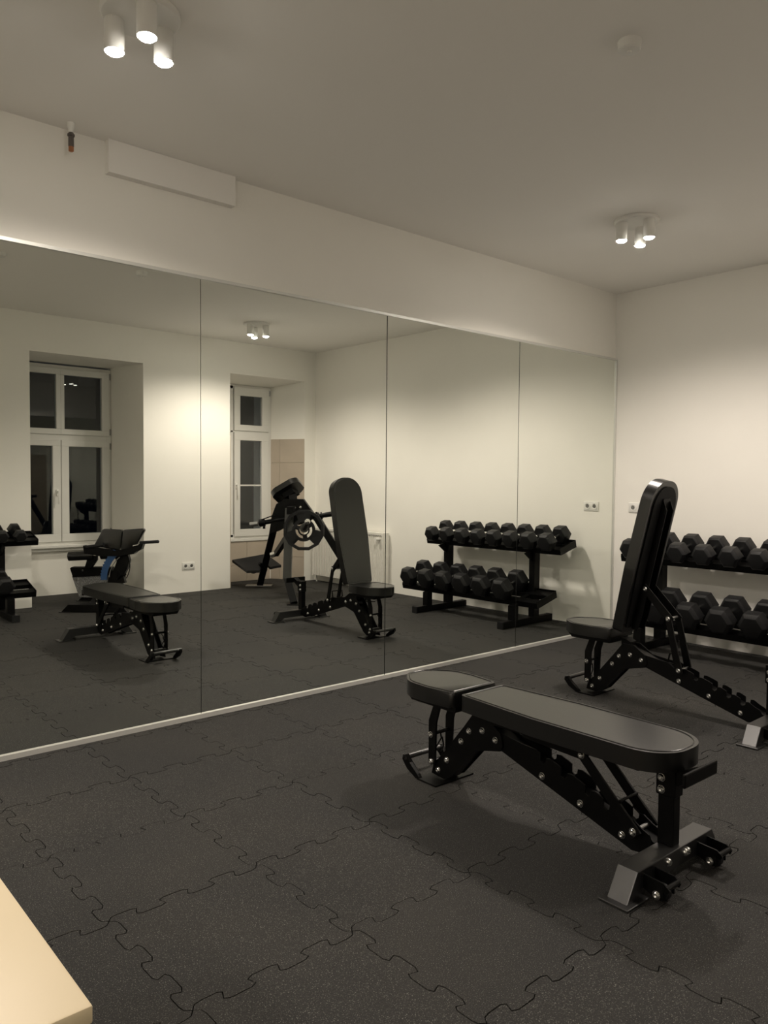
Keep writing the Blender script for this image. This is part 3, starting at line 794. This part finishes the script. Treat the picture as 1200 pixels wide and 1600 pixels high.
s = MB(); s.box((-0.62, -0.70, 0.0), (-0.31, -0.57, 0.012), 0.003); s.obj('rear_foot', M['grey_metal'], rm, 0)
# head block joining the posts
s = MB(); s.plate_xz([(-0.115, 1.02), (-0.02, 1.075), (0.175, 1.075), (0.300, 0.905), (0.240, 0.83), (0.13, 0.80), (0.02, 0.80), (-0.07, 0.74), (-0.19, 0.70), (-0.16, 0.90)], 0.30, 0.42, 0.006); s.obj('head_block', P, rm, 0)
s = MB(); s.box((0.02, 0.25, 0.92), (0.09, 0.60, 1.00), 0.004); s.obj('head_tube', P, rm, 0)
for bx, bz in ((0.085, 0.985), (0.145, 0.99), (0.175, 0.93), (0.09, 0.93)): link('bolt', BOLT, rm, (bx, 0.422, bz), (0, 0, -PI / 2))
# right leg
s = MB(); s.bar((0.285, 0.35, 0.92), (0.860, 0.46, 0.02), 0.075, 0.085, 0.005, up=(0, 1, 0)); s.box((0.78, 0.39, 0.0), (0.95, 0.53, 0.010), 0.002); s.obj('side_leg', P, rm, 0)
# chest pad
ax = Vector((0.142 + 0.141, 0.0, 1.215 - 1.045)).normalized()
pn = Vector((-ax.z, -0.45, ax.x)).normalized(); px_ = ax; py_ = pn.cross(px_)
pm = Matrix.Translation((0.0, 0.30, 1.150)) @ Matrix((px_, py_, pn)).transposed().to_4x4()
oc = rounded_outline([(-0.165, -0.10), (-0.10, -0.15), (0.10, -0.15), (0.165, -0.10), (0.165, 0.10), (0.10, 0.15), (-0.10, 0.15), (-0.165, 0.10)], 0.07)
s = MB(); s.prism(oc, 0.06, pm, -0.01, 0.016); s.obj('chest_pad', M['leather'], rm, 50)
s = MB(); s.prism([(-0.09, -0.06), (0.09, -0.06), (0.06, 0.06), (-0.06, 0.06)], 0.06, pm, -0.07); s.bar(pm @ Vector((0.02, 0, -0.06)), (0.055, 0.36, 1.05), 0.09, 0.08, 0.004); s.obj('pad_mount', M['board_black'], rm, 0)
# footplate: tilted board, slotted round the column
fz = lambda x, y: 0.300 + (x + 0.48) * -0.02 + (-(y + 0.52)) * 0.34
fp = [(-0.775, -0.56), (-0.55, -0.29), (-0.405, -0.31), (-0.40, -0.44), (-0.34, -0.46), (-0.30, -0.40), (-0.175, -0.46), (-0.40, -0.75)]
s = MB(); b = s.bm
bot = [b.verts.new((x, y, fz(x, y) - 0.028)) for x, y in fp]; top = [b.verts.new((x, y, fz(x, y))) for x, y in fp]
b.faces.new(bot); b.faces.new(top)
for i in range(len(fp)): b.faces.new((bot[i], bot[(i + 1) % len(fp)], top[(i + 1) % len(fp)], top[i]))
s.obj('footplate', M['rubber'], rm, 0)
s = MB(); s.bar((-0.50, -0.36, 0.20), (-0.38, -0.50, 0.24), 0.05, 0.04, 0.003); s.bar((-0.42, -0.38, 0.30), (-0.36, -0.50, 0.20), 0.03, 0.03, 0.002); s.obj('footplate_bracket', P, rm, 0)
# loading horns left and right, collars
s = MB(); s.tube((-0.30, 0.40, 0.813), (-0.02, 0.40, 0.862), 0.025, 20); hL = s.obj('grip_horn', P, rm)
s = MB(); s.tube((-0.395, 0.40, 0.796), (-0.310, 0.40, 0.811), 0.0265, 20); s.obj('sleeve', M['grey_metal'], hL)
s = MB(); s.tube((-0.295, 0.40, 0.814), (-0.235, 0.40, 0.824), 0.040, 20); s.bar((-0.27, 0.42, 0.852), (-0.13, 0.42, 0.905), 0.02, 0.012, 0.003); s.tube((-0.245, 0.40, 0.79), (-0.245, 0.40, 0.755), 0.014, 12); s.obj('collar_clamp', P, hL)
s = MB(); s.tube((0.20, 0.36, 0.868), (0.475, 0.36, 0.918), 0.025, 20); s.tube((0.40, 0.36, 0.905), (0.475, 0.36, 0.918), 0.0275, 20); hR = s.obj('grip_horn', P, rm)
s = MB(); 
for k in range(4): s.tube((0.275 + 0.028 * k, 0.36, 0.882 + 0.005 * k), (0.288 + 0.028 * k, 0.36, 0.8845 + 0.005 * k), 0.040, 18)
s.tube((0.35, 0.36, 0.87), (0.35, 0.36, 0.84), 0.012, 10); s.obj('collar_clamp', P, hR)
# load bar carrying the weight plate
s = MB(); s.tube((0.195, 0.45, 0.78), (0.225, 0.80, 0.79), 0.045, 20); s.tube((0.225, 0.80, 0.79), (0.262, 0.90, 0.85), 0.024, 16); s.obj('load_horn', M['gloss'], rm)
s = MB(); s.sphere((0.268, 0.905, 0.862), 0.030); s.obj('horn_knob', M['chrome'], rm)
s = MB(); s.bar((0.036, 0.575, 0.70), (-0.17, 0.02, 0.45), 0.05, 0.06, 0.004); s.obj('lever_arm', P, rm, 0)
s = MB(); s.tube((-0.17, 0.02, 0.455), (-0.225, 0.00, 0.435), 0.032, 18); s.obj('lever_cap', M['chrome'], rm)

# weight plate (12-sided rim, grip cut-outs)
wp = empty('weight_plate', 'black twelve-sided grip weight plate on the row machine', 'weight plate', (0, 0, 0), 0)
wm_ = Matrix.Translation((-1.0, -3.45, 0)) @ Matrix.Rotation(ROT, 4, 'Z') @ Matrix.Translation((0.207, 0.66, 0.762)) @ Matrix.Rotation(-PI / 2, 4, 'X')
wp.location = wm_.to_translation(); wp.rotation_euler = wm_.to_euler('XYZ')
def ring(ro, ri, z0, z1, n=12, rot=PI / 12, m=None):
    mb = MB(); b = mb.bm
    V = []
    for z in (z0, z1):
        V.append([b.verts.new((ro * math.cos(rot + 2 * PI * k / n), ro * math.sin(rot + 2 * PI * k / n), z)) for k in range(n)])
        V.append([b.verts.new((ri * math.cos(rot + 2 * PI * k / n), ri * math.sin(rot + 2 * PI * k / n), z)) for k in range(n)])
    for k in range(n):
        j = (k + 1) % n
        b.faces.new((V[0][k], V[0][j], V[1][j], V[1][k])); b.faces.new((V[2][k], V[2][j], V[3][j], V[3][k]))
        b.faces.new((V[0][k], V[0][j], V[2][j], V[2][k])); b.faces.new((V[1][k], V[1][j], V[3][j], V[3][k]))
    return mb
ring(0.215, 0.184, -0.022, 0.022).obj('rim', M['rubber'], wp, 20)
ring(0.118, 0.088, -0.018, 0.018, 32).obj('inner_ring', M['rubber'], wp)
ring(0.060, 0.047, -0.020, 0.020, 28).obj('hub', M['rubber'], wp)
for k in range(3):
    a0 = 2 * PI * k / 3 + 0.5
    s = MB()
    # broad web sector between rim and inner ring, leaving grip openings
    n_ = 8; span = 0.86
    pts = [(0.188 * math.cos(a0 - span / 2 + span * q / n_), 0.188 * math.sin(a0 - span / 2 + span * q / n_)) for q in range(n_ + 1)] + \
          [(0.112 * math.cos(a0 + span * 0.62 - span * 1.24 * q / n_), 0.112 * math.sin(a0 + span * 0.62 - span * 1.24 * q / n_)) for q in range(n_ + 1)]
    s.prism(pts, 0.020, None, -0.010, 0.002); s.obj('web', M['rubber'], wp)
    s = MB(); a1 = a0 + 0.9
    s.bar((0.052 * math.cos(a1), 0.052 * math.sin(a1), 0), (0.095 * math.cos(a1), 0.095 * math.sin(a1), 0), 0.045, 0.022, 0.002); s.obj('spoke', M['rubber'], wp)

# ---------------------------------------------------------------- back extension bench by the left window
gh = empty('back_extension_bench', 'black back extension bench with split hip pads and blue adjuster in the left niche', 'machine', (-2.95, -4.05, 0), ROT)
for (pts, nm) in (([(0.045, 0.765), (-0.055, 0.590), (0.215, 0.545), (0.245, 0.758)], 0), ([(0.250, 0.758), (0.222, 0.545), (0.365, 0.566), (0.478, 0.775)], 1)):
    s = MB(); s.plate_xz(rounded_outline(pts, 0.018, 4), -0.09, -0.03, 0.012)
    s.obj('hip_pad', M['leather'], gh, 50)
s = MB(); s.plate_xz([(-0.13, 0.60), (-0.12, 0.520), (0.05, 0.500), (0.25, 0.500), (0.38, 0.520), (0.40, 0.548), (0.455, 0.566), (0.475, 0.625), (0.44, 0.625), (0.40, 0.590), (0.20, 0.545), (-0.05, 0.575)], -0.04, 0.05, 0.006); s.obj('pad_carrier', P, gh, 0)
s = MB(); s.tube((-0.115, 0.03, 0.580), (0.09, 0.07, 0.612), 0.018, 14); s.tube((0.43, 0.0, 0.632), (0.615, 0.02, 0.645), 0.016, 14); s.sphere((0.615, 0.02, 0.645), 0.017); s.obj('hand_grip', M['rubber'], gh)
s = MB(); s.tube((0.36, 0.0, 0.598), (0.43, 0.0, 0.612), 0.010, 12); s.obj('grip_stem', M['chrome'], gh)
for x0, x1 in ((-0.33, -0.085), (0.0, 0.15)):
    zc = lambda x: 0.476 + (x + 0.33) * 0.06
    MB().tube((x0, -0.10, zc(x0)), (x1, -0.10, zc(x1)), 0.047, 26).obj('ankle_roller', M['leather'], gh)
s = MB(); s.tube((-0.345, -0.10, 0.475), (0.16, -0.10, 0.505), 0.012, 12); s.obj('roller_axle', M['zinc'], gh)
s = MB(); s.plate_xz([(-0.17, 0.36), (-0.10, 0.36), (-0.045, 0.44), (-0.045, 0.50), (-0.13, 0.50), (-0.15, 0.42)], -0.14, -0.09, 0.004); s.obj('roller_arm', P, gh, 0)
# speckled base housing with dark upper band
s = MB(); s.plate_xz([(-0.335, 0.262), (0.06, 0.270), (0.20, 0.20), (0.20, 0.03), (-0.262, 0.045)], -0.24, -0.18, 0.003); s.obj('base_panel', M['speckle'], gh, 0)
s = MB(); s.plate_xz([(-0.352, 0.345), (-0.335, 0.358), (0.08, 0.360), (0.10, 0.270), (0.05, 0.282), (-0.322, 0.250)], -0.25, -0.17, 0.004); s.obj('top_band', P, gh, 0)
for bx, bz in ((-0.29, 0.225), (-0.22, 0.325)): link('bolt', BOLT, gh, (bx, -0.178, bz), (0, 0, -PI / 2))
# blue toothed quadrant
def arc_poly(cx, cz, r0, r1, a0, a1, teeth=0, n=18):
    o = []
    for k in range(n + 1):
        a = a0 + (a1 - a0) * k / n; rr = r1 - (0.012 if teeth and k % 2 else 0)
        o.append((cx + rr * math.cos(a), cz + rr * math.sin(a)))
    for k in range(n + 1):
        a = a1 - (a1 - a0) * k / n; o.append((cx + r0 * math.cos(a), cz + r0 * math.sin(a)))
    return o
s = MB(); s.plate_xz(arc_poly(0.42, 0.265, 0.315, 0.385, PI * 0.72, PI * 1.01, 1, 22), 0.02, 0.035, 0.0); s.obj('adjuster_quadrant', M['blue'], gh, 0)
s = MB(); s.plate_xz(arc_poly(0.42, 0.265, 0.285, 0.292, PI * 0.72, PI * 0.98, 0, 18), 0.035, 0.045, 0.0); s.obj('quadrant_edge', M['grey_metal'], gh, 0)
s = MB(); s.plate_xz([(0.16, 0.51), (0.31, 0.51), (0.325, 0.45), (0.30, 0.36), (0.26, 0.30), (0.28, 0.22), (0.10, 0.20), (0.11, 0.28), (0.17, 0.36), (0.20, 0.44)], -0.05, 0.01, 0.003); s.obj('swing_arm', P, gh, 0)
s = MB(); s.plate_xz(arc_poly(0.08, 0.40, 0.245, 0.252, -0.55, 0.36, 0, 14), 0.0, 0.012, 0.0); s.obj('guard_arc', P, gh, 0)
s = MB(); s.bar((0.02, -0.14, 0.08), (0.25, 0.0, 0.33), 0.07, 0.07, 0.004); s.bar((-0.05, -0.20, 0.05), (0.10, 0.42, 0.045), 0.07, 0.07, 0.004); s.obj('base_beam', P, gh, 0)
for yy, xa, xb in ((0.45, -0.11, 0.40), (-0.24, -0.22, 0.20)):
    s = MB(); s.plate_xz([(xa - 0.06, 0.006), (xa + 0.005, 0.075), (xb, 0.075), (xb + 0.06, 0.006), (xb, 0.004), (xa, 0.004)], yy - 0.035, yy + 0.035, 0.003)
    s.obj('cross_foot', P, gh, 0)
    for q in (xa - 0.02, xb + 0.02): MB().box((q - 0.06, yy - 0.045, 0.0), (q + 0.05, yy + 0.045, 0.006), 0.001).obj('foot_pad', M['rubber'], gh, 0)
